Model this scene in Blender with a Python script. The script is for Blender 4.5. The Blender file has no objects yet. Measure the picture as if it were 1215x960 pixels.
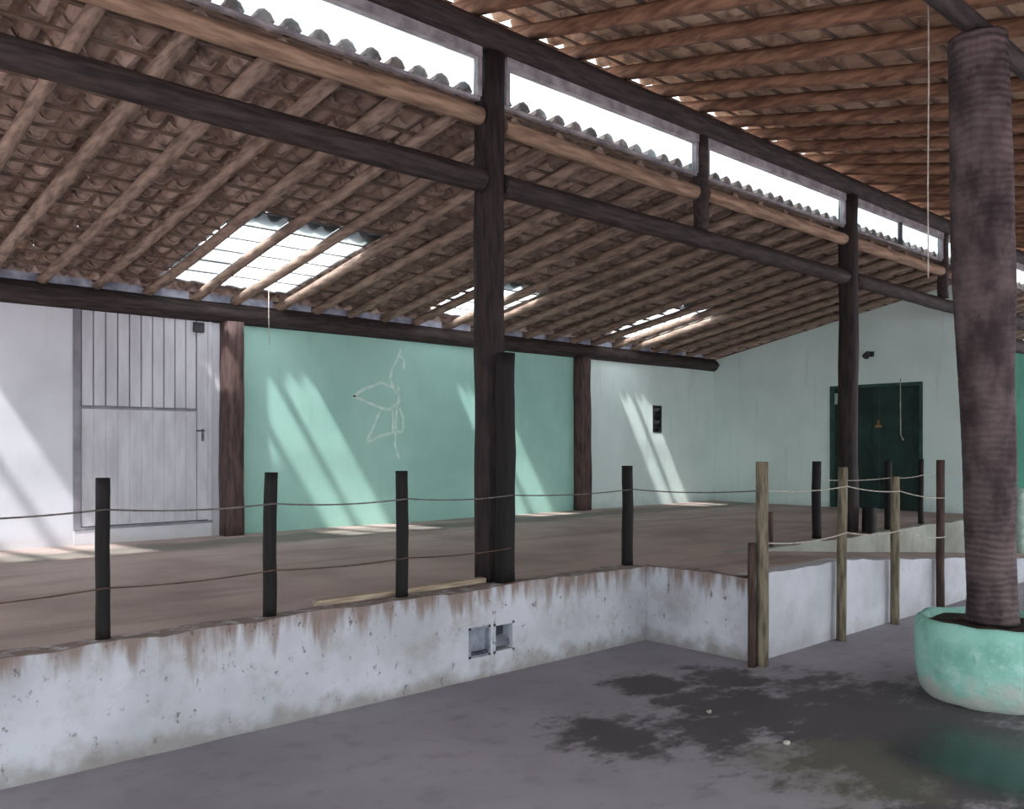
import bpy, bmesh, math, random
from mathutils import Vector, Matrix, noise as mnoise
scene = bpy.context.scene
C = scene.collection
rnd = random.Random(7)

# ------------------------------------------------------------------ camera
CAM = Vector((0, 0, 1.6))
cd = bpy.data.cameras.new('camera'); cam = bpy.data.objects.new('camera', cd); C.objects.link(cam)
cd.sensor_fit = 'HORIZONTAL'; cd.sensor_width = 36; cd.lens = 1040 / 1215 * 36; cd.shift_y = 50 / 1215
cd.clip_start = .05; cd.clip_end = 200
cam.location = CAM; cam.rotation_euler = (math.pi / 2, 0, -math.radians(42.3))
scene.camera = cam

# ------------------------------------------------------------------ sky, sun, exposure
w = bpy.data.worlds.new('sky'); scene.world = w; w.use_nodes = True
wn = w.node_tree.nodes; wl_ = w.node_tree.links; wn.clear()
wo = wn.new('ShaderNodeOutputWorld'); wb = wn.new('ShaderNodeBackground')
tc = wn.new('ShaderNodeTexCoord'); nz = wn.new('ShaderNodeTexNoise'); nz.inputs['Scale'].default_value = 3.0; nz.inputs['Detail'].default_value = 6
cr = wn.new('ShaderNodeValToRGB')
cr.color_ramp.elements[0].position = .35; cr.color_ramp.elements[0].color = (.62, .80, .88, 1)
cr.color_ramp.elements[1].position = .60; cr.color_ramp.elements[1].color = (.95, .97, 1.0, 1)
wl_.new(tc.outputs['Generated'], nz.inputs['Vector']); wl_.new(nz.outputs['Fac'], cr.inputs['Fac'])
wl_.new(cr.outputs['Color'], wb.inputs['Color']); wl_.new(wb.outputs[0], wo.inputs[0])
wb.inputs['Strength'].default_value = 1.5
sd = bpy.data.lights.new('sun', 'SUN'); sd.energy = 7.0; sd.angle = math.radians(2.5); sd.color = (1, .95, .88)
sun = bpy.data.objects.new('sun', sd); C.objects.link(sun)
sun.rotation_euler = Vector((.57, .26, -1)).to_track_quat('-Z', 'Y').to_euler(); sun.location = (-5, -5, 14)
scene.view_settings.view_transform = 'Standard'; scene.view_settings.look = 'None'
scene.view_settings.gamma = 1; scene.view_settings.use_curve_mapping = False
scene.view_settings.exposure = 1.05

# ------------------------------------------------------------------ materials
def srgb(r, g, b):
    f = lambda c: (c / 255 / 12.92) if c / 255 <= .04045 else ((c / 255 + .055) / 1.055) ** 2.4
    return (f(r), f(g), f(b), 1)

class NT:
    def __init__(s, name):
        s.m = bpy.data.materials.new(name); s.m.use_nodes = True
        s.t = s.m.node_tree; s.n = s.t.nodes; s.n.clear()
        s.out = s.n.new('ShaderNodeOutputMaterial'); s.b = s.n.new('ShaderNodeBsdfPrincipled')
        s.l = s.t.links.new; s.l(s.b.outputs[0], s.out.inputs[0])
        s.geo = s.n.new('ShaderNodeNewGeometry'); s.pos = s.geo.outputs['Position']
    def inp(s, sock, v):
        if hasattr(v, 'node'): s.l(v, sock)
        else: sock.default_value = v
    def scaled(s, sc):
        k = s.n.new('ShaderNodeVectorMath'); k.operation = 'MULTIPLY'; s.l(s.pos, k.inputs[0]); k.inputs[1].default_value = sc
        return k.outputs[0]
    def noise(s, scale, detail=4, vec=None, rough=.55, dist=0):
        k = s.n.new('ShaderNodeTexNoise'); k.inputs['Scale'].default_value = scale; k.inputs['Detail'].default_value = detail
        k.inputs['Roughness'].default_value = rough; k.inputs['Distortion'].default_value = dist
        s.l(vec if vec else s.pos, k.inputs['Vector']); return k.outputs['Fac']
    def ramp(s, fac, a, b, lo=0.0, hi=1.0):
        k = s.n.new('ShaderNodeMapRange'); k.interpolation_type = 'SMOOTHSTEP'; s.l(fac, k.inputs[0])
        k.inputs[1].default_value = a; k.inputs[2].default_value = b; k.inputs[3].default_value = lo; k.inputs[4].default_value = hi
        return k.outputs[0]
    def math(s, op, a, b=0.0):
        k = s.n.new('ShaderNodeMath'); k.operation = op; s.inp(k.inputs[0], a); s.inp(k.inputs[1], b); return k.outputs[0]
    def mix(s, fac, a, b):
        k = s.n.new('ShaderNodeMix'); k.data_type = 'RGBA'; s.inp(k.inputs[0], fac); s.inp(k.inputs[6], a); s.inp(k.inputs[7], b)
        return k.outputs[2]
    def sep(s):
        k = s.n.new('ShaderNodeSeparateXYZ'); s.l(s.pos, k.inputs[0]); return k.outputs
    def bump(s, h, st=.3, d=.01):
        k = s.n.new('ShaderNodeBump'); k.inputs['Strength'].default_value = st; k.inputs['Distance'].default_value = d
        s.l(h, k.inputs['Height']); s.l(k.outputs[0], s.b.inputs['Normal'])
    def fin(s, col, rough=.8, spec=.3):
        s.inp(s.b.inputs['Base Color'], col); s.inp(s.b.inputs['Roughness'], rough); s.b.inputs['Specular IOR Level'].default_value = spec
        return s.m

def simple(name, c1, c2, scale=6, rough=.8, bump=.2, stretch=None, spec=.3, rnd_obj=0):
    t = NT(name); v = t.scaled(stretch) if stretch else None
    n = t.noise(scale, 5, v)
    col = t.mix(t.ramp(n, .3, .7), c1, c2)
    if rnd_obj:
        oi = t.n.new('ShaderNodeObjectInfo')
        col = t.mix(t.ramp(oi.outputs['Random'], 0, 1, 0, rnd_obj), col, c2)
    if bump: t.bump(t.noise(scale * 5, 4, v), bump, .01)
    return t.fin(col, rough, spec)

M = {}
M['timber'] = simple('dark_timber', srgb(56, 44, 43), srgb(28, 22, 23), 5, .75, .5, (6, 6, .8))
M['beam'] = simple('dark_beam_timber', srgb(74, 62, 60), srgb(42, 35, 36), 5, .75, .5, (.8, 6, 6))
M['redtimber'] = simple('red_brown_timber', srgb(98, 78, 74), srgb(60, 47, 46), 4, .75, .5, (6, 6, .9))
M['purlin'] = simple('pale_pole_timber', srgb(176, 146, 122), srgb(124, 98, 82), 4, .75, .4, (.8, 6, 6))
M['rafter'] = simple('rafter_timber', srgb(164, 142, 127), srgb(110, 93, 84), 4, .8, .4, (6, 1, 6))
M['rafterR'] = simple('warm_rafter_timber', srgb(156, 116, 92), srgb(100, 70, 56), 4, .8, .4, (6, 1, 6))
M['batten'] = simple('batten_timber', srgb(136, 116, 104), srgb(96, 80, 71), 6, .85, .3, (1, 6, 6))
M['black'] = simple('black_stained_wood', srgb(28, 23, 23), srgb(13, 11, 11), 6, .7, .5, (8, 8, .8))
M['brownpost'] = simple('brown_stake_wood', srgb(84, 62, 54), srgb(44, 33, 30), 6, .7, .5, (8, 8, .8))
M['mossy'] = simple('mossy_tan_wood', srgb(136, 124, 104), srgb(82, 74, 62), 5, .8, .5, (8, 8, 1))
M['wire'] = simple('grey_wire', srgb(120, 116, 112), srgb(80, 74, 70), 20, .5, 0)
M['rustwire'] = simple('rusty_wire', srgb(104, 80, 70), srgb(64, 48, 44), 20, .6, 0)
M['cord'] = simple('pale_cord', srgb(196, 190, 180), srgb(150, 140, 128), 20, .8, 0)
M['doorwhite'] = simple('white_door_paint', srgb(206, 205, 212), srgb(182, 180, 188), 2.5, .5, .1, (3, 3, .7))
M['doorgrey'] = simple('grey_door_frame', srgb(150, 148, 156), srgb(120, 116, 124), 4, .5, .1)
M['steel'] = simple('dull_steel', srgb(128, 128, 132), srgb(84, 84, 90), 12, .4, .1)
M['darksteel'] = simple('dark_steel', srgb(64, 62, 66), srgb(36, 36, 40), 12, .5, .1)
M['framegrey'] = simple('clerestory_frame', srgb(176, 170, 172), srgb(128, 122, 126), 8, .5, .1)
M['greendoor'] = simple('dark_green_door_paint', srgb(30, 58, 52), srgb(15, 32, 29), 2.2, .5, .15)
M['greenframe'] = simple('green_frame_paint', srgb(52, 84, 74), srgb(34, 60, 52), 5, .5, .15)
M['brass'] = simple('tarnished_brass', srgb(150, 118, 70), srgb(84, 66, 40), 20, .4, .1)
M['plank'] = simple('pale_plank_wood', srgb(190, 172, 150), srgb(142, 124, 106), 5, .8, .3, (1, 8, 8))
M['soil'] = simple('planter_soil', srgb(62, 50, 42), srgb(34, 28, 25), 14, .95, .8)
M['board'] = simple('blue_grey_eave_board', srgb(190, 194, 208), srgb(116, 120, 138), 5, .8, .2)
M['whiteline'] = simple('white_chalk_paint', srgb(214, 232, 224), srgb(176, 212, 200), 12, .85, .2)
M['concrete_post'] = simple('pale_concrete', srgb(178, 196, 186), srgb(140, 158, 148), 8, .85, .3)
M['ventdark'] = simple('vent_shadow_concrete', srgb(96, 100, 110), srgb(58, 60, 68), 9, .9, .3)  # darker copy of the vent grey, shade inside the block put into the colour
M['ventgrey'] = simple('vent_grey_concrete', srgb(150, 154, 164), srgb(112, 116, 126), 9, .9, .3)

def tile_mat(name, a, b, c):
    t = NT(name)
    oi = t.n.new('ShaderNodeObjectInfo')
    k = t.math('FRACT', t.math('ADD', t.geo.outputs['Random Per Island'], oi.outputs['Random']))
    col = t.mix(k, a, b)
    col = t.mix(t.ramp(t.noise(9, 5), .45, .75, 0, .8), col, c)
    t.bump(t.noise(40, 3), .4, .004)
    return t.fin(col, .88, .2)
M['tile'] = tile_mat('clay_roof_tile', srgb(202, 180, 167), srgb(150, 129, 119), srgb(92, 77, 71))
M['tileR'] = tile_mat('warm_clay_roof_tile', srgb(216, 190, 166), srgb(172, 142, 120), srgb(108, 84, 71))

def wall_mat(name, base, alt, dirt, low=None, specks=0.0, scale=1.2, sp_col=None):
    t = NT(name); s = t.sep()
    col = t.mix(t.ramp(t.noise(scale, 6), .35, .7), base, alt)
    streak = t.noise(1.0, 5, t.scaled((9, 9, .9)))
    col = t.mix(t.ramp(streak, .55, .8, 0, .35), col, dirt)
    if low:   # splash-back dirt along the foot of the wall
        k = t.math('ADD', s[2], t.math('MULTIPLY', t.noise(5, 4), .35))
        col = t.mix(t.ramp(k, low, low + .25, .6, 0), col, dirt)
    if specks:
        col = t.mix(t.ramp(t.noise(13, 6, None, .7), .66 - specks * .06, .74, 0, .85), col, sp_col or dirt)
    t.bump(t.noise(30, 5), .25, .006)
    return t.fin(col, .85, .25)
M['whitewall'] = wall_mat('white_wall_paint', srgb(218, 218, 226), srgb(204, 204, 212), srgb(190, 184, 182), .72)
M['mint'] = wall_mat('mint_wall_paint', srgb(166, 208, 196), srgb(152, 196, 184), srgb(150, 190, 176), .68)
M['pale'] = wall_mat('pale_mint_wall_paint', srgb(214, 229, 224), srgb(203, 219, 214), srgb(170, 184, 180), .70)
M['darkgreen'] = wall_mat('dark_green_wall_paint', srgb(58, 128, 106), srgb(48, 112, 92), srgb(44, 84, 74), .3)

# whitewashed, stained retaining wall
def retaining(name, toph, stain):
    t = NT(name); s = t.sep()
    col = t.mix(t.ramp(t.noise(1.6, 6), .35, .7), srgb(200, 201, 208), srgb(176, 176, 182))
    # rust-brown run-off from the upper edge
    st = t.noise(1.0, 5, t.scaled((11, 11, 1.6)))
    reach = t.math('SUBTRACT', s[2], toph)                     # 0 at the top, negative below
    k = t.math('ADD', t.math('MULTIPLY', reach, 2.4), t.math('MULTIPLY', st, 1.9))
    col = t.mix(t.ramp(k, .50, 1.02, 0, stain), col, srgb(122, 98, 84))
    # blotches, chips and mould
    col = t.mix(t.ramp(t.noise(4, 7, None, .65), .46, .72, 0, .55 if stain > .5 else .2), col, srgb(150, 143, 138))
    col = t.mix(t.ramp(t.noise(17, 6, t.scaled((1, 1, .7)), .7), .60, .70, 0, .85 if stain > .5 else .3), col, srgb(84, 76, 74))
    k2 = t.math('ADD', s[2], t.math('MULTIPLY', t.noise(7, 4), .3))
    col = t.mix(t.ramp(k2, .14, .30, .7 if stain > .5 else .3, 0), col, srgb(128, 120, 112))
    t.bump(t.noise(22, 6), .5, .012)
    return t.fin(col, .88, .2)
M['retain'] = retaining('stained_whitewash', .62, .85)
M['rampwall'] = retaining('clean_whitewash', .80, .18)
M['kerb'] = wall_mat('weathered_kerb_plaster', srgb(168, 170, 160), srgb(132, 134, 124), srgb(106, 96, 84), None, .5)

def platform_mat():
    t = NT('dusty_platform_floor'); s = t.sep()
    col = t.mix(t.ramp(t.noise(1.1, 6), .3, .7), srgb(188, 170, 163), srgb(162, 144, 138))
    col = t.mix(t.ramp(t.noise(1.0, 5, t.scaled((.5, 3.2, 1))), .5, .72, 0, .6), col, srgb(134, 118, 113))
    # greenish-grey strip along the back wall
    d = t.math('ABSOLUTE', t.math('SUBTRACT', t.math('ADD', s[1], t.math('MULTIPLY', t.noise(1.4, 4), .8)), 9.15))
    col = t.mix(t.ramp(d, .15, .45, .75, 0), col, srgb(116, 116, 108))
    col = t.mix(t.ramp(t.noise(26, 5), .58, .75, 0, .4), col, srgb(190, 176, 166))
    t.bump(t.noise(18, 5), .4, .01)
    return t.fin(col, .85, .25)
M['platform'] = platform_mat()

def ground_mat():
    t = NT('worn_concrete_ground')
    col = t.mix(t.ramp(t.noise(.9, 6), .3, .7), srgb(156, 151, 158), srgb(138, 133, 140))
    col = t.mix(t.ramp(t.noise(6, 6), .5, .75, 0, .4), col, srgb(112, 107, 111))
    col = t.mix(t.ramp(t.noise(34, 4), .6, .75, 0, .3), col, srgb(148, 143, 148))
    def blob(x, y, r):
        k = t.n.new('ShaderNodeVectorMath'); k.operation = 'DISTANCE'; t.l(t.pos, k.inputs[0]); k.inputs[1].default_value = (x, y, 0)
        return t.math('DIVIDE', k.outputs['Value'], r)
    d = blob(5.00, 2.28, 1.10)
    for b in ((5.15, 2.35, .7), (4.6, 1.85, .85), (4.65, 3.03, 0.58), (3.68, 3.19, 0.38), (4.62, 3.74, 0.32), (4.22, 2.92, 0.37), (5.17, 3.50, 0.32)):
        d = t.math('MINIMUM', d, blob(*b))
    nn = t.math('MULTIPLY', t.math('SUBTRACT', t.noise(3.4, 9, t.scaled((1, 1.5, 1)), .72), .5), 3.4)
    dn = t.math('ADD', d, nn)
    stain = t.ramp(dn, .55, 1.2, 1, 0)
    col = t.mix(t.math('MULTIPLY', stain, .9), col, srgb(66, 60, 63))
    p = t.math('ADD', blob(4.80, 1.58, .62), t.math('MULTIPLY', t.math('SUBTRACT', t.noise(2, 5), .5), 1.0))
    pud = t.ramp(p, .45, 1.15, 1, 0)
    moss = t.ramp(t.math('ADD', blob(4.14, 2.12, 0.53), t.math('MULTIPLY', t.math('SUBTRACT', t.noise(3, 5), .5), 1.6)), .6, 1.1, .4, 0)
    col = t.mix(moss, col, srgb(104, 106, 82))
    col = t.mix(t.math('MULTIPLY', pud, .97), col, srgb(20, 24, 25))
    rough = t.math('SUBTRACT', .72, t.math('MULTIPLY', stain, .12))
    rough = t.math('SUBTRACT', rough, t.math('MULTIPLY', pud, .44))
    t.bump(t.noise(14, 4), .12, .006)
    return t.fin(col, rough, .28)
M['ground'] = ground_mat()

def trunk_mat():
    t = NT('ringed_palm_bark'); s = t.sep()
    z = t.math('ADD', t.math('MULTIPLY', s[2], 1.0), t.math('MULTIPLY', t.noise(3, 4), .12))
    ring = t.math('SINE', t.math('MULTIPLY', z, 150.0))
    n = t.noise(5, 6, t.scaled((1, 1, .7)))
    col = t.mix(t.ramp(n, .3, .7), srgb(104, 89, 89), srgb(56, 45, 47))
    col = t.mix(t.ramp(ring, .2, 1, 0, .14), col, srgb(60, 48, 50))
    col = t.mix(t.ramp(t.noise(3.2, 6, t.scaled((1, 1, .6)), .65), .48, .66, 0, .85), col, srgb(46, 36, 39))
    h = t.math('ADD', t.math('MULTIPLY', ring, .5), t.noise(16, 5))
    t.bump(h, .6, .012)
    return t.fin(col, .82, .2)
M['trunk'] = trunk_mat()

def planter_mat():
    t = NT('peeling_mint_planter'); s = t.sep()
    col = t.mix(t.ramp(t.noise(4, 6), .35, .7), srgb(148, 198, 183), srgb(116, 170, 154))
    col = t.mix(t.ramp(t.noise(9, 6, None, .7), .52, .66, 0, .55), col, srgb(180, 212, 202))
    k = t.math('ADD', s[2], t.math('MULTIPLY', t.noise(7, 6), .5))
    col = t.mix(t.ramp(k, .30, .46, .9, 0), col, srgb(178, 180, 172))
    col = t.mix(t.ramp(t.noise(20, 5, None, .7), .64, .72, 0, .7), col, srgb(70, 92, 84))
    t.bump(t.noise(18, 6), .7, .015)
    return t.fin(col, .85, .25)
M['planter'] = planter_mat()

def glass_mat():
    t = NT('dusty_window_glass')
    tr = t.n.new('ShaderNodeBsdfTransparent'); tr.inputs[0].default_value = (.93, .96, .98, 1)
    gl = t.n.new('ShaderNodeBsdfGlossy'); gl.inputs['Roughness'].default_value = .05
    tl = t.n.new('ShaderNodeBsdfTranslucent'); tl.inputs[0].default_value = (.85, .9, .92, 1)
    m1 = t.n.new('ShaderNodeMixShader'); m1.inputs[0].default_value = .05
    t.l(tr.outputs[0], m1.inputs[1]); t.l(gl.outputs[0], m1.inputs[2])
    m2 = t.n.new('ShaderNodeMixShader'); t.l(t.ramp(t.noise(4, 5), .45, .8, .03, .35), m2.inputs[0])
    t.l(m1.outputs[0], m2.inputs[1]); t.l(tl.outputs[0], m2.inputs[2]); t.l(m2.outputs[0], t.out.inputs[0])
    return t.m
M['glass'] = glass_mat()
def sky_pane_mat(name, clear, col):
    t = NT(name)
    tr = t.n.new('ShaderNodeBsdfTransparent'); tr.inputs[0].default_value = (.95, .97, 1, 1)
    tl = t.n.new('ShaderNodeBsdfTranslucent')
    c = t.mix(t.ramp(t.noise(5, 5), .4, .75), (*col, 1), (col[0] * .8, col[1] * .8, col[2] * .78, 1)); t.l(c, tl.inputs[0])
    m2 = t.n.new('ShaderNodeMixShader'); m2.inputs[0].default_value = 1 - clear
    t.l(tr.outputs[0], m2.inputs[1]); t.l(tl.outputs[0], m2.inputs[2]); t.l(m2.outputs[0], t.out.inputs[0])
    return t.m
M['skypane'] = sky_pane_mat('milky_skylight_pane', .72, (.95, .96, .97))
M['dirtypane'] = sky_pane_mat('grimy_skylight_pane', .22, (.34, .36, .36))

# ------------------------------------------------------------------ mesh helpers
class MB:
    def __init__(s): s.v = []; s.f = []; s.sm = []
    def add(s, vs, fs, smooth=False):
        o = len(s.v); s.v += [Vector(v) for v in vs]
        s.f += [tuple(i + o for i in f) for f in fs]; s.sm += [smooth] * len(fs); return s
    def box(s, x0, x1, y0, y1, z0, z1, bev=0.0):
        if bev <= 0:
            vs = [(x, y, z) for x in (x0, x1) for y in (y0, y1) for z in (z0, z1)]
            return s.add(vs, [(0, 1, 3, 2), (4, 6, 7, 5), (0, 4, 5, 1), (2, 3, 7, 6), (0, 2, 6, 4), (1, 5, 7, 3)])
        bm = bmesh.new(); bmesh.ops.create_cube(bm, size=1)
        for v in bm.verts: v.co = Vector(((x0 + x1) / 2 + v.co.x * (x1 - x0), (y0 + y1) / 2 + v.co.y * (y1 - y0), (z0 + z1) / 2 + v.co.z * (z1 - z0)))
        bmesh.ops.bevel(bm, geom=bm.edges[:], offset=bev, segments=2, affect='EDGES')
        bm.verts.index_update(); s.add([v.co.copy() for v in bm.verts], [[v.index for v in f.verts] for f in bm.faces]); bm.free(); return s
    def xf(s, m):
        s.v = [m @ v for v in s.v]; return s
    def pole(s, p0, p1, r0, r1=None, seg=10, n=8, wob=0.0, seed=0, knots=0.0, sq=1.0):
        p0 = Vector(p0); p1 = Vector(p1); r1 = r0 if r1 is None else r1
        d = (p1 - p0).normalized(); a = d.orthogonal().normalized()
        if abs(d.z) > .9: a = Vector((1, 0, 0)); a = (a - d * a.dot(d)).normalized()
        b = d.cross(a); vs = []; fs = []
        for i in range(n + 1):
            t = i / n; c = p0.lerp(p1, t)
            e = math.sin(math.pi * t) if wob else 0
            c = c + (a * mnoise.noise((seed * 3.1, t * 2.2, .3)) + b * mnoise.noise((seed * 3.1 + 50, t * 2.2, .7))) * wob * 2 * e
            r = r0 + (r1 - r0) * t
            for k in range(seg):
                q = 2 * math.pi * (k + .5) / seg
                rr = r * (1 + knots * mnoise.noise((seed + math.cos(q) * .9, math.sin(q) * .9, t * n * .55)))
                ca, sa = math.cos(q), math.sin(q)
                if sq < 1:   # squared-off section
                    g = max(abs(ca), abs(sa)); rr *= (1 - sq) * .92 / g + sq
                vs.append(c + (a * ca + b * sa) * rr)
        for i in range(n):
            for k in range(seg):
                k2 = (k + 1) % seg; fs.append((i * seg + k, i * seg + k2, (i + 1) * seg + k2, (i + 1) * seg + k))
        s.add(vs, fs, True)
        o = len(s.v) - len(vs)
        s.f.append(tuple(o + k for k in reversed(range(seg)))); s.sm.append(False)
        s.f.append(tuple(o + n * seg + k for k in range(seg))); s.sm.append(False)
        return s
    def tube(s, pts, r, seg=5):
        pts = [Vector(p) for p in pts]; vs = []; fs = []
        for i, p in enumerate(pts):
            d = (pts[min(i + 1, len(pts) - 1)] - pts[max(i - 1, 0)]).normalized()
            a = Vector((0, 0, 1)) if abs(d.z) < .8 else Vector((1, 0, 0))
            a = (a - d * a.dot(d)).normalized(); b = d.cross(a)
            for k in range(seg):
                q = 2 * math.pi * k / seg; vs.append(p + (a * math.cos(q) + b * math.sin(q)) * r)
        for i in range(len(pts) - 1):
            for k in range(seg):
                k2 = (k + 1) % seg; fs.append((i * seg + k, i * seg + k2, (i + 1) * seg + k2, (i + 1) * seg + k))
        fs += [tuple(reversed(range(seg))), tuple((len(pts) - 1) * seg + k for k in range(seg))]
        return s.add(vs, fs, True)
    def lathe(s, prof, c, seg=40, wob=0.0):
        vs = []; fs = []
        for (r, z) in prof:
            for k in range(seg):
                q = 2 * math.pi * k / seg
                rr = r * (1 + wob * mnoise.noise((math.cos(q) * 2, math.sin(q) * 2, z * 4)))
                vs.append((c[0] + math.cos(q) * rr, c[1] + math.sin(q) * rr, z + wob * .3 * mnoise.noise((math.cos(q) * 3, math.sin(q) * 3, 9))))
        for i in range(len(prof) - 1):
            for k in range(seg):
                k2 = (k + 1) % seg; fs.append((i * seg + k, i * seg + k2, (i + 1) * seg + k2, (i + 1) * seg + k))
        return s.add(vs, fs, True)
    def prism(s, poly, axis, a0, a1):
        """poly in the two remaining axes, extruded along axis (0,1,2)"""
        def P(p, a):
            return {0: (a, p[0], p[1]), 1: (p[0], a, p[1]), 2: (p[0], p[1], a)}[axis]
        n = len(poly); vs = [P(p, a0) for p in poly] + [P(p, a1) for p in poly]
        fs = [tuple(range(n)), tuple(reversed(range(n, 2 * n)))] + [(i, i + n, (i + 1) % n + n, (i + 1) % n) for i in range(n)]
        return s.add(vs, fs)
    def mesh(s, name, off=Vector()):
        me = bpy.data.meshes.new(name); me.from_pydata([v - off for v in s.v], [], s.f)
        me.polygons.foreach_set('use_smooth', s.sm)
        bm = bmesh.new(); bm.from_mesh(me); bmesh.ops.recalc_face_normals(bm, faces=bm.faces[:]); bm.to_mesh(me); bm.free()
        me.update(); return me

WL = {}   # world location of every object
def empty(name, loc):
    o = bpy.data.objects.new(name, None); C.objects.link(o); o.location = loc; o.empty_display_size = .1; WL[o.name] = Vector(loc); return o
def tag(o, label=None, cat=None, group=None, kind=None):
    if label: o['label'] = label
    if cat: o['category'] = cat
    if group: o['group'] = group
    if kind: o['kind'] = kind
    return o
def ob(name, mb, mat, parent=None, loc=None):
    base = WL[parent.name] if parent else Vector(loc if loc is not None else (0, 0, 0))
    me = mb.mesh(name, base); me.materials.append(M[mat])
    o = bpy.data.objects.new(name, me); C.objects.link(o); WL[o.name] = base.copy()
    if parent: o.parent = parent
    else: o.location = base
    return o
def struct(name, mb, mat, label=None, loc=None):
    return tag(ob(name, mb, mat, None, loc), label, None, None, 'structure')

# ------------------------------------------------------------------ key dimensions (metres)
PZ = .60                   # platform level
EDGE_Y, WALL_Y, ROW_Y = 4.62, 9.505, 4.94
GABLE_X = 13.7
RX0, RAMP_Y = 5.70, 3.59   # ramp start and its outer side
X0, X1 = -4.0, 20.0
SL, SR = .196, .231
zL = lambda y: 4.19 - SL * (y - ROW_Y)      # top of the rafters, low roof
zR = lambda y: 4.87 + SR * (y - ROW_Y)      # top of the rafters, high roof
def zramp(x): return PZ + .02 if x < 7.13 else max(.01, PZ + .02 - .084 * (x - 7.13))

# ------------------------------------------------------------------ ground and platform
def gridplane(x0, x1, y0, y1, st, z, amp=0.0):
    mb = MB(); nx = max(1, round((x1 - x0) / st)); ny = max(1, round((y1 - y0) / st)); vs = []; fs = []
    for j in range(ny + 1):
        for i in range(nx + 1):
            x = x0 + (x1 - x0) * i / nx; y = y0 + (y1 - y0) * j / ny
            vs.append((x, y, z + amp * mnoise.noise((x * .9, y * .9, 2))))
    for j in range(ny):
        for i in range(nx):
            a = j * (nx + 1) + i; fs.append((a, a + 1, a + nx + 2, a + nx + 1))
    return mb.add(vs, fs, True)
struct('floor', gridplane(-40, 40, -40, 40, 4, 0), 'ground', 'grey worn concrete ground with dark wet stains below the platform')
struct('floor_platform', gridplane(X0 - 2, GABLE_X + .1, EDGE_Y + .06, WALL_Y + .1, .2, PZ, .012), 'platform', 'dusty brown raised platform floor')

def facegrid(mb, axis, a0, a1, zf, plane, holes=(), extra=(), step=.09, inward=1, top=.18, amp=.012, zlines=()):
    """uneven plaster face along X (axis 0, plane = y) or Y (axis 1, plane = x), with a top lip"""
    n = round((a1 - a0) / step); xs = [a0 + (a1 - a0) * i / n for i in range(n + 1)]
    xs = sorted([x for x in xs if all(abs(x - e) > .03 for e in extra)] + list(extra))
    ts = sorted(set([i / 7 for i in range(8)])) if not zlines else None
    vs = []; fs = []; rows = len(ts) if ts else len(zlines)
    def P(a, off, z): return (a, plane + off, z) if axis == 0 else (plane + off, a, z)
    for r in range(rows):
        for a in xs:
            zt = zf(a)
            z = (ts[r] if ts else zlines[r] / zlines[-1]) * zt if not (zlines and r < rows - 1) else zlines[r]
            if r == rows - 1: z += .018 * mnoise.noise((a * 3.3, plane, 4)) + .008 * mnoise.noise((a * 11, plane, 8))
            near = any(abs(a - e) < .02 for e in extra)
            off = 0 if near else amp * mnoise.noise((a * 3, z * 3, plane)) * inward
            vs.append(P(a, off, z))
    nx = len(xs)
    for a in xs:      # lip
        z = zf(a) + .012 * mnoise.noise((a * 3.3, plane, 6)); vs.append(P(a, inward * top, z - .004))
    for r in range(rows):
        for i in range(nx - 1):
            if r < rows - 1:
                ca = (xs[i] + xs[i + 1]) / 2; cz = (vs[r * nx + i][2] + vs[(r + 1) * nx + i][2]) / 2
                if any(h[0] < ca < h[1] and h[2] < cz < h[3] for h in holes): continue
            k = r * nx + i; fs.append((k, k + 1, k + nx + 1, k + nx))
    return mb.add(vs, fs, False)
HOLES = [(3.805, 3.998, .15, .35), (4.030, 4.223, .16, .36)]
zl = (0, .08, .15, .155, .25, .35, .36, .45, .53, .615)
wf = facegrid(MB(), 0, X0 - 2, RX0, lambda a: .615, EDGE_Y, [(h[0], h[1], .15, .36) for h in HOLES], (3.805, 3.998, 4.030, 4.223), zlines=zl)
wfront = struct('wall_front', wf, 'retain', 'stained whitewashed retaining wall along the platform edge')
for i, h in enumerate(HOLES):   # two square ventilation blocks set into the wall
    m = MB(); x0, x1, z0, z1 = h[0], h[1], .15, .36; y0 = EDGE_Y - .004; y1 = EDGE_Y + .12; t_ = .016
    m.box(x0, x0 + t_, y0, y1, z0, z1).box(x1 - t_, x1, y0, y1, z0, z1).box(x0, x1, y0, y1, z0, z0 + t_).box(x0, x1, y0, y1, z1 - t_, z1)
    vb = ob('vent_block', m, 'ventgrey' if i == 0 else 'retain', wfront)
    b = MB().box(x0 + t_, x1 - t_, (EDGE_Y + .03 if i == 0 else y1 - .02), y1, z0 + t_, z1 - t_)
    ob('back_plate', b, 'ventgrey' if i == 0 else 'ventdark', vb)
    q = MB().box(x0 + t_, x1 - t_, -.05, .05, -.008, .008)
    q.xf(Matrix.Translation((0, EDGE_Y + .07, .22)) @ Matrix.Rotation(math.radians(35), 4, 'X'))
    if i: ob('baffle', q, 'ventgrey', vb)
    else: ob('sill', MB().box(x0 + t_, x1 - t_, EDGE_Y + .002, EDGE_Y + .03, z0 + t_, z0 + t_ + .02), 'ventdark', vb)
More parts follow.
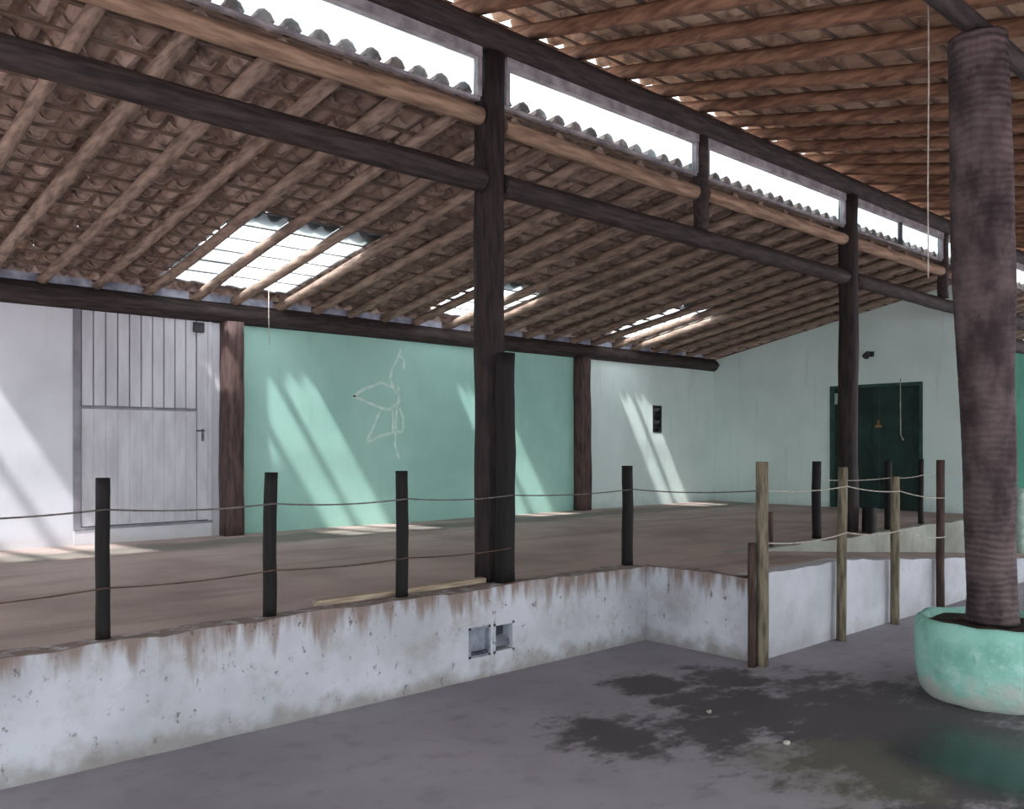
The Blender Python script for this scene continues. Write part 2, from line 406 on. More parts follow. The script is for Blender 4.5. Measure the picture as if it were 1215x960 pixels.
# ramp: return wall, side wall, surface
struct('wall_return', facegrid(MB(), 1, RAMP_Y, EDGE_Y + .02, lambda a: .62, RX0, inward=1), 'retain', 'short stained whitewashed return wall at the head of the ramp')
struct('wall_ramp', facegrid(MB(), 0, RX0, 14.4, lambda a: zramp(a) + .02, RAMP_Y, inward=1, amp=.008), 'rampwall', 'clean white side wall of the ramp tapering down')
rm = MB(); vs = []; fs = []; N = 60
for i in range(N + 1):
    x = RX0 + .02 + (14.4 - RX0) * i / N
    for y in (RAMP_Y + .1, 3.85, 4.25, EDGE_Y + .03): vs.append((x, y, zramp(x) + .008 * mnoise.noise((x, y, 5))))
for i in range(N):
    for j in range(3): k = i * 4 + j; fs.append((k, k + 4, k + 5, k + 1))
struct('floor_ramp', rm.add(vs, fs, True), 'platform', 'brown sloping ramp surface beside the platform')
struct('wall_kerb', facegrid(MB(), 0, 7.0, X1, lambda a: .605, EDGE_Y + .02, inward=1, amp=.02), 'kerb', 'weathered low kerb wall between ramp and platform')

# ------------------------------------------------------------------ walls
T = .16
DX0, DX1, DZ0, DZ1 = 2.67, 4.11, .77, 3.0
mw = MB().box(X0 - 2, DX0, WALL_Y, WALL_Y + T, 0, 3.02).box(DX0, DX1, WALL_Y, WALL_Y + T, 0, DZ0).box(DX1, 4.31, WALL_Y, WALL_Y + T, 0, 3.02).box(DX0, DX1, WALL_Y + .09, WALL_Y + T, DZ0, 3.02)
struct('wall_left', mw, 'whitewall', 'white painted wall around the ribbed white metal door')
struct('wall_mint', MB().box(4.31, 10.06, WALL_Y, WALL_Y + T, 0, 3.02), 'mint', 'mint green wall with a plant drawing')
VX0, VX1, VZ0, VZ1 = 11.915, 12.155, 1.84, 2.31
mp = MB().box(10.06, VX0, WALL_Y, WALL_Y + T, 0, 3.02).box(VX1, GABLE_X + .1, WALL_Y, WALL_Y + T, 0, 3.02).box(VX0, VX1, WALL_Y, WALL_Y + T, 0, VZ0).box(VX0, VX1, WALL_Y, WALL_Y + T, VZ1, 3.02)
struct('wall_pale', mp, 'pale', 'pale wall section with a small louvred vent window')
GD0, GD1, GDZ = 5.70, 7.21, 2.60
gp = lambda y: zL(y) - .10
mg = MB()
mg.prism([(ROW_Y, 0), (GD0, 0), (GD0, gp(GD0)), (ROW_Y, gp(ROW_Y))], 0, GABLE_X, GABLE_X + T)
mg.prism([(GD0, GDZ), (GD1, GDZ), (GD1, gp(GD1)), (GD0, gp(GD0))], 0, GABLE_X, GABLE_X + T)
mg.prism([(GD1, 0), (WALL_Y, 0), (WALL_Y, gp(WALL_Y)), (GD1, gp(GD1))], 0, GABLE_X, GABLE_X + T)
mg.prism([(GD0, 0), (GD1, 0), (GD1, PZ), (GD0, PZ)], 0, GABLE_X, GABLE_X + T)
struct('wall_gable', mg, 'pale', 'pale gable end wall around the dark green door')
struct('wall_green', MB().box(GABLE_X + T, X1, ROW_Y, ROW_Y + T, 0, 3.1), 'darkgreen', 'dark green side wall beyond the gable, seen past the palm trunk')
struct('baseboard_left', MB().box(DX0, DX1, WALL_Y - .02, WALL_Y, PZ, DZ0 - .015, .006), 'whitewall', 'white step under the metal door')

# small louvred vent window
wv = tag(empty('window_1', (VX0, WALL_Y, VZ0)), 'small dark louvred vent window in the pale wall', None, None, 'structure')
m = MB(); y0, y1 = WALL_Y - .006, WALL_Y + .10
m.box(VX0, VX0 + .02, y0, y1, VZ0, VZ1).box(VX1 - .02, VX1, y0, y1, VZ0, VZ1).box(VX0, VX1, y0, y1, VZ0, VZ0 + .02).box(VX0, VX1, y0, y1, VZ1 - .02, VZ1)
ob('frame', m, 'darksteel', wv)
ob('back_panel', MB().box(VX0, VX1, WALL_Y + .10, WALL_Y + .13, VZ0, VZ1), 'darksteel', wv)
for k in range(4):
    q = MB().box(VX0 + .02, VX1 - .02, -.035, .035, -.006, .006)
    q.xf(Matrix.Translation((0, WALL_Y + .04, VZ0 + .07 + k * .11)) @ Matrix.Rotation(math.radians(-50), 4, 'X'))
    ob('louvre', q, 'steel' if k % 2 else 'darksteel', wv)

# ribbed white metal door
d = tag(empty('door_1', (DX0, WALL_Y, DZ0)), 'white ribbed sheet metal door beside the red-brown post', None, None, 'structure')
m = MB(); yf = WALL_Y - .02
m.box(DX0, DX0 + .07, yf, WALL_Y + .06, DZ0, DZ1, .004)
ob('jamb', m, 'doorgrey', d)
ob('jamb', MB().box(DX1 - .05, DX1, yf, WALL_Y + .06, DZ0, DZ1, .004), 'doorwhite', d)
ob('threshold', MB().box(DX0, DX1, yf - .01, WALL_Y + .06, DZ0 - .015, DZ0 + .012, .004), 'doorgrey', d)
ob('lock_stile', MB().box(DX1 - .17, DX1 - .05, yf + .004, WALL_Y + .05, DZ0 + .02, DZ1, .004), 'doorwhite', d)
ob('mid_rail', MB().box(DX0 + .07, DX1 - .17, yf + .022, WALL_Y + .05, 1.985, 2.015), 'doorgrey', d)
sx0, sx1 = DX0 + .075, DX1 - .175; ns = 10; pw = (sx1 - sx0) / ns
for (za, zb, g) in ((DZ0 + .02, 1.985, .0), (2.02, DZ1, .006)):
    for k in range(ns):
        dp = .012 if g else -.003
        a, b = sx0 + k * pw + g / 2, sx0 + (k + 1) * pw - g / 2
        q = MB().prism([(a, WALL_Y + .04), (a, WALL_Y + dp), (a + .005, yf + .012), (b - .005, yf + .012), (b, WALL_Y + dp), (b, WALL_Y + .04)], 2, za, zb)
        ob('rib_panel', q, 'doorwhite', d)
hd = ob('lock_plate', MB().box(DX1 - .125, DX1 - .095, yf - .004, yf + .005, 1.66, 1.80, .002), 'steel', d)
m = MB().tube([(DX1 - .11, yf, 1.775), (DX1 - .11, yf - .045, 1.775), (DX1 - .20, yf - .05, 1.775)], .008, 8)
tag(ob('handle', m, 'darksteel', hd), 'dark lever handle')
ob('corner_bracket', MB().box(DX1 - .22, DX1 - .10, yf - .03, yf + .006, 2.86, 2.97, .005), 'darksteel', d)

# dark green double door in the gable wall
d = tag(empty('door_2', (GABLE_X, (GD0 + GD1) / 2, PZ)), 'dark green double door in the pale gable wall', None, None, 'structure')
for ya, yb in ((GD0, GD0 + .05), (GD1 - .06, GD1)): ob('jamb', MB().box(GABLE_X - .015, GABLE_X + .1, ya, yb, PZ, GDZ, .004), 'greenframe', d)
ob('lintel', MB().box(GABLE_X - .015, GABLE_X + .1, GD0 + .05, GD1 - .06, GDZ - .05, GDZ, .004), 'greenframe', d)
mid = 6.40
for ya, yb in ((GD0 + .055, mid - .004), (mid + .004, GD1 - .066)):
    lf = ob('leaf', MB().box(GABLE_X + .03, GABLE_X + .075, ya, yb, PZ + .004, GDZ - .04, .004), 'greendoor', d)
    for za, zb in ((PZ + .15, PZ + .85), (PZ + 1.0, PZ + 1.8)):
        ob('raised_panel', MB().box(GABLE_X + .018, GABLE_X + .034, ya + .1, yb - .1, za, zb, .006), 'greendoor', lf)
m = MB().box(GABLE_X + .004, GABLE_X + .02, mid - .055, mid + .05, 1.90, 1.95, .004).box(GABLE_X + .004, GABLE_X + .02, mid - .02, mid + .015, 1.95, 2.03, .004)
tag(ob('door_ornament', m, 'brass', d), 'small tarnished brass ornament')
ob('pane', MB().box(GABLE_X + .022, GABLE_X + .03, GD1 - .125, GD1 - .07, 2.30, 2.48), 'concrete_post', d)
# little wall light over the door
wlmp = tag(empty('wall_light', (GABLE_X, 6.50, 3.08)), 'small dark fixture on the gable wall above the green door', 'light')
ob('back_plate', MB().box(GABLE_X - .02, GABLE_X, 6.46, 6.54, 3.04, 3.12, .004), 'darksteel', wlmp)
ob('arm', MB().tube([(GABLE_X - .02, 6.50, 3.08), (GABLE_X - .10, 6.50, 3.09), (GABLE_X - .14, 6.50, 3.07)], .012, 6), 'darksteel', wlmp)
m = MB().pole((GABLE_X - .13, 6.50, 3.10), (GABLE_X - .21, 6.50, 3.03), .03, .055, 12, 2); ob('lamp_head', m, 'darksteel', wlmp)

# ------------------------------------------------------------------ plant drawing on the mint wall
strokes = [[(6.671, 2.892), (6.623, 2.751), (6.529, 2.609), (6.497, 2.49), (6.552, 2.376)], [(6.661, 2.793), (6.719, 2.738), (6.719, 2.628)],
 [(5.943, 2.236), (6.118, 2.337), (6.367, 2.426), (6.529, 2.375), (6.637, 2.263), (6.648, 2.185), (6.506, 2.083), (6.367, 2.098), (6.185, 2.15), (5.943, 2.236)],
 [(6.344, 2.059), (6.230, 1.826), (6.141, 1.654), (6.367, 1.743), (6.552, 1.792)], [(6.633, 2.38), (6.623, 2.262), (6.590, 1.948), (6.576, 1.636), (6.637, 1.44)],
 [(6.529, 2.064), (6.552, 1.792), (6.695, 1.793), (6.713, 1.951), (6.648, 2.106)]]
dr = tag(empty('wall_drawing', (6.42, WALL_Y, 1.44)), 'white line drawing of a leafy stem on the mint wall', 'drawing')
for s_ in strokes:
    pts = []
    for i in range(len(s_) - 1):
        for k in range(4):
            t = k / 4; pts.append((s_[i][0] * (1 - t) + s_[i + 1][0] * t + rnd.uniform(-.006, .006), s_[i][1] * (1 - t) + s_[i + 1][1] * t + rnd.uniform(-.006, .006)))
    pts.append(s_[-1])
    m = MB(); vs = []; fs = []; dep = .003 + .0008 * strokes.index(s_); n = len(pts)
    for i in range(n):
        a = Vector(pts[max(i - 1, 0)]); b = Vector(pts[min(i + 1, n - 1)]); o_ = (b - a).orthogonal().normalized() * .019; p = Vector(pts[i])
        for q, yq in ((p - o_, WALL_Y - dep), (p + o_, WALL_Y - dep), (p + o_, WALL_Y), (p - o_, WALL_Y)): vs.append((q.x, yq, q.y))
    for i in range(n - 1):
        for k in range(4): k2 = (k + 1) % 4; fs.append((i * 4 + k, i * 4 + k2, i * 4 + 4 + k2, i * 4 + 4 + k))
    fs += [(3, 2, 1, 0), tuple((n - 1) * 4 + k for k in range(4))]; m.add(vs, fs)
    ob('stroke', m, 'whiteline', dr)

# ------------------------------------------------------------------ posts and beams
def post(name, x, y, z0, z1, r, mat, label, cat='post', group=None, lean=(0, 0), r1=None, sq=1.0, knots=.12, wob=.015, seg=12, n=14):
    m = MB().pole((x, y, z0), (x + lean[0], y + lean[1], z1), r, r1 if r1 else r * .94, seg, n, wob, x * 7 + y, knots, sq)
    return tag(ob(name, m, mat, None, (x, y, z0)), label, cat, group)
def beam(name, xa, xb, y, z, r, mat, label, group=None, r1=None, dz=0.0, sq=1.0):
    m = MB().pole((xa, y, z), (xb, y, z + dz), r, r1 or r, 12, 18, .010, xa * 3 + z, .12, sq)
    return tag(ob(name, m, mat, None, ((xa + xb) / 2, y, z - r)), label, 'beam', group)
PX = [-1.12, 4.29, 9.82]
post('timber_post', PX[0], ROW_Y, PZ, 4.53, .11, 'timber', 'tall dark timber post at the end of the beam before the plain white wall')
post('timber_post', PX[1], ROW_Y + .02, PZ, 4.53, .10, 'timber', 'tall dark timber post on the platform edge above the two vent holes', sq=.5)
post('prop_post', 4.25, 4.745, PZ, 2.28, .062, 'black', 'short black prop strapped to the tall post above the vent holes', sq=.4, wob=.004)
post('timber_post', PX[2], ROW_Y, PZ, 4.53, .105, 'timber', 'tall dark timber post standing before the dark green double door', sq=.5)
post('prop_post', PX[2] + .07, ROW_Y - .22, PZ, .90, .075, 'black', 'black stump at the foot of the post before the green door', sq=.4, wob=.002, knots=.04)
post('timber_stub', 6.91, ROW_Y, 3.65, 4.53, .065, 'beam', 'short timber strut between beam and clerestory, midway between tall posts', sq=.5)
post('timber_stub', 12.54, ROW_Y, 3.65, 4.53, .065, 'beam', 'short timber strut under the clerestory near the gable wall', sq=.5)
for xa, xb, lb in ((X0, PX[0] - .1, 'dark long beam at the open end of the hall'), (PX[0] + .1, PX[1] - .1, 'dark long beam spanning before the white wall and metal door'),
                   (PX[1] + .1, PX[2] - .1, 'dark long beam spanning between the two tall timber posts'), (PX[2] + .1, GABLE_X, 'dark long beam running from the post into the gable wall')):
    beam('tie_beam', xa, xb, ROW_Y, 3.57, .082, 'beam', lb, sq=.6)
for xa, xb, lb, dz, dy in ((X0, PX[0] - .125, 'pale pole purlin at the open end of the hall', 0, 0), (PX[0] + .125, PX[1] - .11, 'pale pole purlin above the long beam, before the white wall', .03, 0),
                   (PX[1] + .11, 6.83, 'pale pole purlin between tall post and short strut', -.02, 0), (6.99, PX[2] - .12, 'pale pole purlin between short strut and post before green door', 0, 0),
                   (PX[2] + .12, 12.46, 'pale pole purlin between post before green door and last strut', 0, 0), (12.62, GABLE_X + .1, 'short pale purlin end running onto the gable wall', 0, 0)):
    beam('purlin', xa, xb, ROW_Y, 4.01, .065, 'purlin', lb, dz=dz)
beam('ridge_beam', X0, X1, ROW_Y, 4.64, .11, 'beam', 'thick dark ridge beam above the clerestory glass', sq=.6)
beam('eave_beam', X0 - 2, GABLE_X, WALL_Y - .02, 3.10, .10, 'beam', 'dark eave beam along the top of the back wall', sq=.45)
beam('lintel_beam', GABLE_X + T, X1, ROW_Y + .06, 3.22, .11, 'beam', 'dark lintel beam on the dark green side wall', sq=.5)
beam('lintel_beam', GABLE_X + T, X1, ROW_Y + .06, 3.62, .10, 'beam', 'upper dark beam over the dark green side wall', sq=.5)
post('wall_post', 4.31, WALL_Y - .07, PZ, 3.0, .125, 'redtimber', 'red-brown squared post between the metal door and the mint wall', sq=.25, knots=.06)
post('wall_post', 10.06, WALL_Y - .07, PZ, 3.0, .125, 'redtimber', 'red-brown squared post between the mint wall and the pale wall', sq=.25, knots=.06)

# ------------------------------------------------------------------ clerestory windows
bays = [(PX[0] + .10, PX[1] - .12, []), (PX[1] + .12, 6.84, []), (6.98, PX[2] - .12, []), (PX[2] + .12, 12.47, [11.18]), (12.61, 15.15, []), (15.2, X1, [17.5])]
for i, (a, b, mul) in enumerate(bays):
    lb = ['clerestory strip window over the white wall bay', 'clerestory strip window between tall post and strut', 'clerestory strip window between strut and post before green door',
          'clerestory strip window with a mullion near the gable', 'clerestory strip window above the gable end', 'clerestory strip window over the dark green wall'][i]
    wd = tag(empty('window_%d' % (i + 2), ((a + b) / 2, ROW_Y, 4.16)), lb, None, None, 'structure')
    ob('top_rail', MB().box(a, b, ROW_Y - .04, ROW_Y + .03, 4.455, 4.535, .004), 'framegrey', wd)
    ob('bottom_rail', MB().box(a, b, ROW_Y - .012, ROW_Y + .02, 4.15, 4.175), 'framegrey', wd)
    for x in (a + .02, b - .02): ob('stile', MB().box(x - .02, x + .02, ROW_Y - .03, ROW_Y + .02, 4.175, 4.455), 'framegrey', wd)
    for x in mul: ob('mullion', MB().box(x - .015, x + .015, ROW_Y - .03, ROW_Y + .02, 4.175, 4.455), 'darksteel', wd)
    xs = [a + .04] + mul + [b - .04]
    for k in range(len(xs) - 1): ob('pane', MB().box(xs[k], xs[k + 1], ROW_Y, ROW_Y + .006, 4.175, 4.455), 'glass', wd)

# ------------------------------------------------------------------ roofs
def tile_mb(w0, w1, L, h, up, th=.012, seg=4):
    """barrel tile: x across, y down the slope (0 upper end to L lower end), z normal; up=True is a cover"""
    vs = []
    for (y, w_) in ((0, w0), (L, w1)):
        for off in (0, th):
            for k in range(seg + 1):
                q = math.pi * (.06 + .88 * k / seg)
                hh = (h - off) * math.sin(q); x = (w_ / 2 - (off if up else off)) * math.cos(q)
                vs.append((x, y, hh if up else -hh))
    n = seg + 1; fs = []
    for k in range(seg):
        fs.append((k, k + 1, 2 * n + k + 1, 2 * n + k))
        fs.append((n + k + 1, n + k, 3 * n + k, 3 * n + k + 1))
        fs.append((k + 1, k, n + k, n + k + 1)); fs.append((2 * n + k, 2 * n + k + 1, 3 * n + k + 1, 3 * n + k))
    fs.append((0, 2 * n, 3 * n, n)); fs.append((seg, n + seg, 3 * n + seg, 2 * n + seg))
    return MB().add(vs, fs, False)
def in_view(p):
    q = p - CAM; D = q.x * .673 + q.y * .7396
    if D < .5: return None
    u = (q.x * .7396 - q.y * .673) / D * 1040 + 607; v = 530 - q.z / D * 1040
    return D if -15 < u < 1225 and -15 < v < 960 else None

def roof(name, label, x0, x1, y_up, y_low, zf, slope, sgn, mtile, mraft, raft_x, rr, holes, sk=0.0, course=.285, pitch=.2, nsel=300):
    """y_up = upper edge, y_low = eave; sgn=+1 when the roof falls towards +Y"""
    R = tag(empty(name, ((x0 + x1) / 2, (y_up + y_low) / 2, zf((y_up + y_low) / 2))), label, None, None, 'structure'); base = WL[R.name]
    ang = math.atan(slope); ca = math.cos(ang)
    def frame(x, y, n):     # matrix whose y axis runs down the slope
        dn = Vector((0, sgn * math.cos(ang), -math.sin(ang))); nr = Vector((0, sgn * math.sin(ang), math.cos(ang))); xx = dn.cross(nr)
        m = Matrix((xx, dn, nr)).transposed().to_4x4(); m.translation = Vector((x, y, zf(y))) + nr * n; return m
    L = .36; sh = lambda y: sk * (WALL_Y - y)
    pan = tile_mb(.145, .125, L, .07, False); cov = tile_mb(.14, .155, L, .085, True)
    pm = pan.mesh('roof_tile'); pm.materials.append(M[mtile])
    total = abs(y_low - y_up) / ca; nc = int(total / course); items = []
    for j in range(nc + 1):
        for i in range(int((x1 - x0) / pitch) + 1):
            for kind in (0, 1):
                x = x0 + (i + .5 * kind) * pitch; y = y_up + sgn * j * course * ca
                yc = y + sgn * L / 2 * ca
                if any(a + .06 < x < b - .06 and c + .12 < yc < d_ - .12 for a, b, c, d_ in holes): continue
                jx = rnd.uniform(-.010, .010); jr = rnd.uniform(-.045, .045); jn = rnd.uniform(-.004, .006)
                m = frame(x + jx + sh(yc), y, (.098 if kind == 0 else .062) + jn) @ Matrix.Rotation(jr, 4, 'Z') @ Matrix.Rotation(.06, 4, 'X') 
                items.append((kind, m, Vector((x + sh(yc), yc, zf(yc)))))
    pans = [(in_view(p), k, m) for k, m, p in items if k == 0]
    pans = sorted([a for a in pans if a[0]], key=lambda a: a[0])[:nsel]; chosen = {id(a[2]) for a in pans}
    for D, k, m in pans:
        o = bpy.data.objects.new('roof_tile', pm); C.objects.link(o); o.parent = R
        o.matrix_basis = Matrix.Translation(-base) @ m
    rest = MB()
    for k, m, p in items:
        if id(m) in chosen: continue
        src = cov if k else pan
        rest.add([m @ v for v in src.v], src.f)
    tag(ob('tile_field', rest, mtile, R), None, None, None, 'stuff')
    for i, x in enumerate(raft_x):
        m = MB().pole((x + sh(y_up) + rnd.uniform(-.02, .02), y_up, zf(y_up) - rr), (x + sh(y_low) + rnd.uniform(-.03, .03), y_low, zf(y_low) - rr), rr * rnd.uniform(.9, 1.05), rr * rnd.uniform(.8, 1.0), 8, 10, .018, i * 1.7 + sgn * 9, .12)
        ob('rafter', m, mraft, R)
    for j in range(nc + 1):
        y = y_up + sgn * (j * course + .04) * ca
        f = frame(0, y, 0)
        segs = [(x0 - .05, x1 + .05)]
        for a, b, c, d_ in holes:
            if c < y < d_:
                segs = [q for s0, s1 in segs for q in ((s0, min(s1, a + sh(y))), (max(s0, b + sh(y)), s1)) if q[1] - q[0] > .05] if any(s0 < a < s1 for s0, s1 in segs) else segs
        for s0, s1 in segs:
            m = MB().box(-1, 1, -.015, .015, .002, .02); 
            m.v = [Vector(((s0 if v.x < 0 else s1) * (-1 if f.col[0][0] < 0 else 1), v.y, v.z)) for v in m.v]; m.xf(f)
            ob('batten', m, 'batten', R)
    return R, frame

raftL = [2.4 + .5 * k for k in range(-12, 36)]
SKW = .05
SKY = [(3.4, 4.9, 7.43, 9.27), (6.9, 7.9, 7.95, 9.27), (10.4, 11.4, 7.65, 9.27), (-.1, 1.4, 7.43, 9.27)]
RL, frL = roof('roof_low', 'low clay tile roof falling towards the back wall', X0 + .4, X1, ROW_Y + .09, WALL_Y + .4, zL, SL, 1, 'tile', 'rafter', [x for x in raftL if x > X0 + .3], .056, SKY, SKW)
raftR = [5.213 + .554 * k for k in range(-15, 27)]
RR, frR = roof('roof_high', 'high clay tile roof falling from the ridge beam towards the open side', X0 + .4, X1, ROW_Y + .3, -1.5, zR, SR, -1, 'tileR', 'rafterR', [x for x in raftR if x > X0 + .3], .06, [])

# skylight panes between the rafters of the low roof
ca = math.cos(math.atan(SL))
for si, (a, b, c, d_) in enumerate(SKY):
    bx = [x for x in raftL if a - .01 < x < b + .01]
    n = round((d_ - c) / .285); st = (d_ - c) / n
    for k in range(len(bx) - 1):
        for j in range(n):
            grimy = (si == 0 and ((k == 0 and j in (3, 4)) or j == 0)) or (si > 0 and j == 0 and k == 0)
            m = MB().box(bx[k] + .006, bx[k + 1] - .006, -.006, st / ca + .012, .0, .006)
            m.v = [Vector((v.x * (-1 if frL(0, 0, 0).col[0][0] < 0 else 1), v.y, v.z)) for v in m.v]
            m.xf(frL(0, c + j * st, .024) @ Matrix.Rotation(.02, 4, 'X')); m.v = [v + Vector((SKW * (WALL_Y - v.y), 0, 0)) for v in m.v]
            ob('skylight_pane', m, 'dirtypane' if grimy else 'skypane', RL)
        for j in range(n + 1):
            m = MB().box(bx[k], bx[k + 1], -.008, .008, .022, .036)
            m.v = [Vector((v.x * (-1 if frL(0, 0, 0).col[0][0] < 0 else 1), v.y, v.z)) for v in m.v]
            m.xf(frL(0, c + j * st, 0)); m.v = [v + Vector((SKW * (WALL_Y - v.y), 0, 0)) for v in m.v]; ob('glazing_bar', m, 'steel', RL)
# blue-grey boards closing the eave between rafters
for k in range(len(raftL) - 1):
    xa, xb = raftL[k] + .05, raftL[k + 1] - .05
    if xa < X0 + .4 or xb > GABLE_X: continue
    q = MB().box(xa, xb, -.008, .008, 0, .115)
    q.xf(Matrix.Translation((0, WALL_Y + .0, 3.19)) @ Matrix.Rotation(rnd.uniform(-.12, .05), 4, 'X'))
    ob('eave_board', q, 'board', RL)

# ------------------------------------------------------------------ palm trunk, planter, roof beam over it
PCX, PCY = 6.052, 2.08
pl = tag(empty('planter', (PCX, PCY, 0)), 'round mint green concrete planter holding the palm trunk', 'planter')
ob('bowl', MB().lathe([(.39, 0), (.425, .03), (.447, .12), (.456, .25), (.454, .38), (.448, .475), (.435, .498), (.41, .503), (.39, .49), (.38, .40), (.37, .30)], (PCX, PCY), 48, .035), 'planter', pl)
m = MB(); vs = [(PCX, PCY, .475)]; fs = []
for r in (.15, .28, .385):
    for k in range(32):
        q = 2 * math.pi * k / 32; vs.append((PCX + r * math.cos(q), PCY + r * math.sin(q), .475 - .015 * (r / .4) + .02 * mnoise.noise((r * 9, k * .7, 1))))
for k in range(32): fs.append((0, 1 + k, 1 + (k + 1) % 32))
for ring in (0, 1):
    for k in range(32): a = 1 + ring * 32; fs.append((a + k, a + 32 + k, a + 32 + (k + 1) % 32, a + (k + 1) % 32))
ob('soil', m.add(vs, fs, True), 'soil', pl)
# trunk: path bends a little towards the open side as it rises
TT = zR(1.91) - .12 - .125
tp = [(-.722 * f, -.17 * f, .475 + (TT - .475) * f, rr) for f, rr in ((0, .155), (.05, .145), (.15, .143), (.3, .15), (.45, .158), (.62, .17), (.8, .166), (1, .156))]
m = MB(); vs = []; fs = []; SEG = 20; NR = 70
def tpath(t):
    f = t * (len(tp) - 1); i = min(int(f), len(tp) - 2); q = f - i; return [tp[i][j] * (1 - q) + tp[i + 1][j] * q for j in range(4)]
for i in range(NR + 1):
    a = tpath(i / NR)
    for k in range(SEG):
        q = 2 * math.pi * k / SEG
        r = a[3] * (1 + .05 * mnoise.noise((math.cos(q) * 1.3, math.sin(q) * 1.3, a[2] * 2)) + (.005 if i % 2 else -.003))
        vs.append((PCX + a[0] + r * math.cos(q), PCY + a[1] + r * math.sin(q), a[2]))
for i in range(NR):
    for k in range(SEG): k2 = (k + 1) % SEG; fs.append((i * SEG + k, i * SEG + k2, (i + 1) * SEG + k2, (i + 1) * SEG + k))
fs += [tuple(reversed(range(SEG))), tuple(NR * SEG + k for k in range(SEG))]
tag(ob('palm_trunk', m.add(vs, fs, True), 'trunk', None, (PCX, PCY, .45)), 'thick ringed palm trunk rising from the mint planter to the roof', 'trunk')
zb = zR(1.91) - .12
beam('roof_beam', X0 + .5, X1, 1.91, zb - .062, .06, 'beam', 'dark beam carrying the high roof rafters over the palm trunk', sq=.6)

# ------------------------------------------------------------------ fences
def stake(x, y, z0, z1, r, mat, label, group=None, lean=(0, 0), sq=.7, name='fence_post', n=12):
    return post(name, x, y, z0, z1, r, mat, label, 'fence post', group, lean, r * .97, sq, .08, .004, 10, n)
stake(1.474, 4.737, PZ, 1.44, .036, 'black', 'black fence post on platform edge before the ribbed metal door')
stake(2.394, 4.731, PZ, 1.45, .040, 'black', 'black fence post on platform edge before the mint wall, beside red-brown post', lean=(.01, 0))
stake(3.348, 4.758, PZ, 1.44, .042, 'black', 'black fence post on platform edge with the pale plank lying behind it')
stake(5.652, 4.779, PZ, 1.44, .046, 'black', 'black fence post at the inner corner where the platform meets the return wall')
stake(0.470, 4.737, PZ, 1.44, .036, 'black', 'black fence post on platform edge before plain white wall')
stake(5.65, 3.50, 0, 1.49, .046, 'mossy', 'tall mossy tan post at the outer corner of the ramp', sq=1)
stake(5.572, 3.535, 0, .90, .03, 'brownpost', 'short dark stake leaning beside the tall mossy corner post', sq=1)
stake(6.873, 3.52, 0, 1.43, .040, 'mossy', 'slim mossy post on ramp wall next to the corner post', lean=(.03, 0), sq=1)
stake(7.871, 3.52, 0, 1.33, .040, 'mossy', 'shorter slim mossy post midway along the white ramp wall', sq=1)
stake(8.87, 3.52, 0, 1.47, .040, 'brownpost', 'slim dark brown post on ramp wall nearest the palm planter', sq=1)
stake(7.781, 4.737, PZ, .95, .036, 'brownpost', 'sawn-off dark stump on the platform behind the ramp')
stake(8.889, 4.832, PZ, 1.44, .048, 'black', 'black fence post on kerb between stump and post before green door')
stake(10.429, 4.747, PZ, 1.43, .042, 'black', 'black fence post on kerb before the dark green door')
stake(11.480, 4.800, PZ, 1.44, .034, 'black', 'thin black fence post on kerb beside the right jamb of the green door')
stake(14.385, 4.567, 0, .98, .055, 'concrete_post', 'pale concrete bollard at the foot of the dark green wall', sq=.2)

def wire(pts, r, mat, label, sag=.02):
    out = []
    for i in range(len(pts) - 1):
        a, b = Vector(pts[i]), Vector(pts[i + 1])
        for k in range(10):
            t = k / 10; p = a.lerp(b, t); p.z -= sag * 4 * t * (1 - t); out.append(p)
    out.append(Vector(pts[-1]))
    return tag(ob('fence_wire', MB().tube(out, r), mat, None, out[0]), label, 'wire')
wire([(0.464, 4.686, 1.28), (1.469, 4.686, 1.28), (2.388, 4.675, 1.27), (3.341, 4.686, 1.26), (4.243, 4.673, 1.25), (5.646, 4.723, 1.245), (5.595, 3.49, 1.28)], .005, 'wire', 'upper grey wire strung along the black posts on the platform edge')
wire([(0.464, 4.686, .87), (1.469, 4.686, .88), (2.388, 4.675, .885), (3.341, 4.686, .875), (4.243, 4.673, .87)], .0045, 'rustwire', 'lower rusty wire strung along the black posts on the platform edge', .015)
wire([(5.65, 3.445, 1.28), (6.88, 3.472, 1.275), (7.871, 3.472, 1.20), (8.87, 3.472, 1.10)], .005, 'cord', 'upper pale wire strung along the ramp posts')
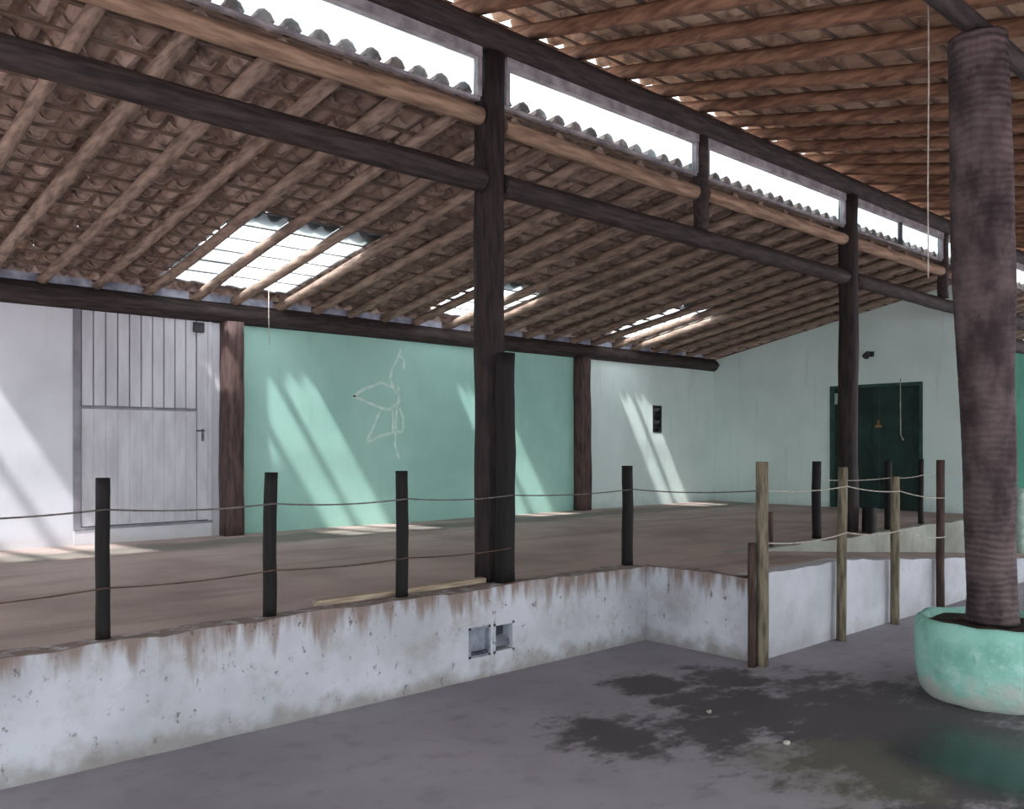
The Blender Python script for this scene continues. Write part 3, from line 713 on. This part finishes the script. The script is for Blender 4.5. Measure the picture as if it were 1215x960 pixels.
wire([(5.65, 3.445, .90), (6.88, 3.472, .895), (7.871, 3.472, .85), (8.87, 3.472, .72)], .006, 'cord', 'lower pale wire strung along the ramp posts', .03)
wire([(8.883, 4.774, 1.24), (10.423, 4.694, 1.23), (11.476, 4.758, 1.24), (13.644, 4.991, 1.24)], .005, 'cord', 'pale wire strung along the kerb posts before the green door')

# plank on the platform edge
m = MB().box(-.70, .70, -.035, .035, 0, .035, .004); m.xf(Matrix.Translation((3.465, 4.869, PZ + .008)) @ Matrix.Rotation(math.radians(1.5), 4, 'Z'))
tag(ob('plank', m, 'plank', None, (3.465, 4.869, PZ)), 'pale wooden plank lying on the platform edge', 'plank')

# ------------------------------------------------------------------ hanging cords
def cord(pts, r, label, mat='cord'):
    return tag(ob('hanging_cord', MB().tube(pts, r, 5), mat, None, pts[-1]), label, 'cord')
x, y = 4.894, 2.007
cord([(x, y, zR(y) - .01), (x + .005, y, 3.6), (x - .005, y, 3.0), (x, y, 2.52)], .004, 'long thin cord hanging from the high roof near the palm trunk')
cord([(GABLE_X - .05, 6.02, 2.66), (GABLE_X - .05, 6.02, 2.2), (GABLE_X - .06, 6.01, 1.78), (GABLE_X - .06, 5.97, 1.70)], .008, 'short pale cord hanging before the dark green door')
cord([(4.62, 9.15, 3.42), (4.62, 9.15, 3.0), (4.63, 9.15, 2.75)], .005, 'short pale cord hanging from the eave before the mint wall')

# ------------------------------------------------------------------ litter on the wet ground
for (x, y, lb) in ((4.41, 3.09, 'crumpled white paper scrap on the wet stain below the return wall'), (4.26, 2.49, 'small pale scrap lying on the wet ground by the planter')):
    bm = bmesh.new(); bmesh.ops.create_icosphere(bm, subdivisions=2, radius=.017)
    for v in bm.verts: v.co *= 1 + .7 * mnoise.noise(v.co * 45 + Vector((x, y, 0)) * 9)
    zmin = min(v.co.z for v in bm.verts)
    bm.verts.index_update()
    mb = MB().add([(x + v.co.x * 1.3, y + v.co.y * .8, (v.co.z - zmin) * .6) for v in bm.verts], [[v.index for v in f.verts] for f in bm.faces]); bm.free()
    tag(ob('paper_scrap', mb, 'cord', None, (x, y, 0)), lb, 'litter')
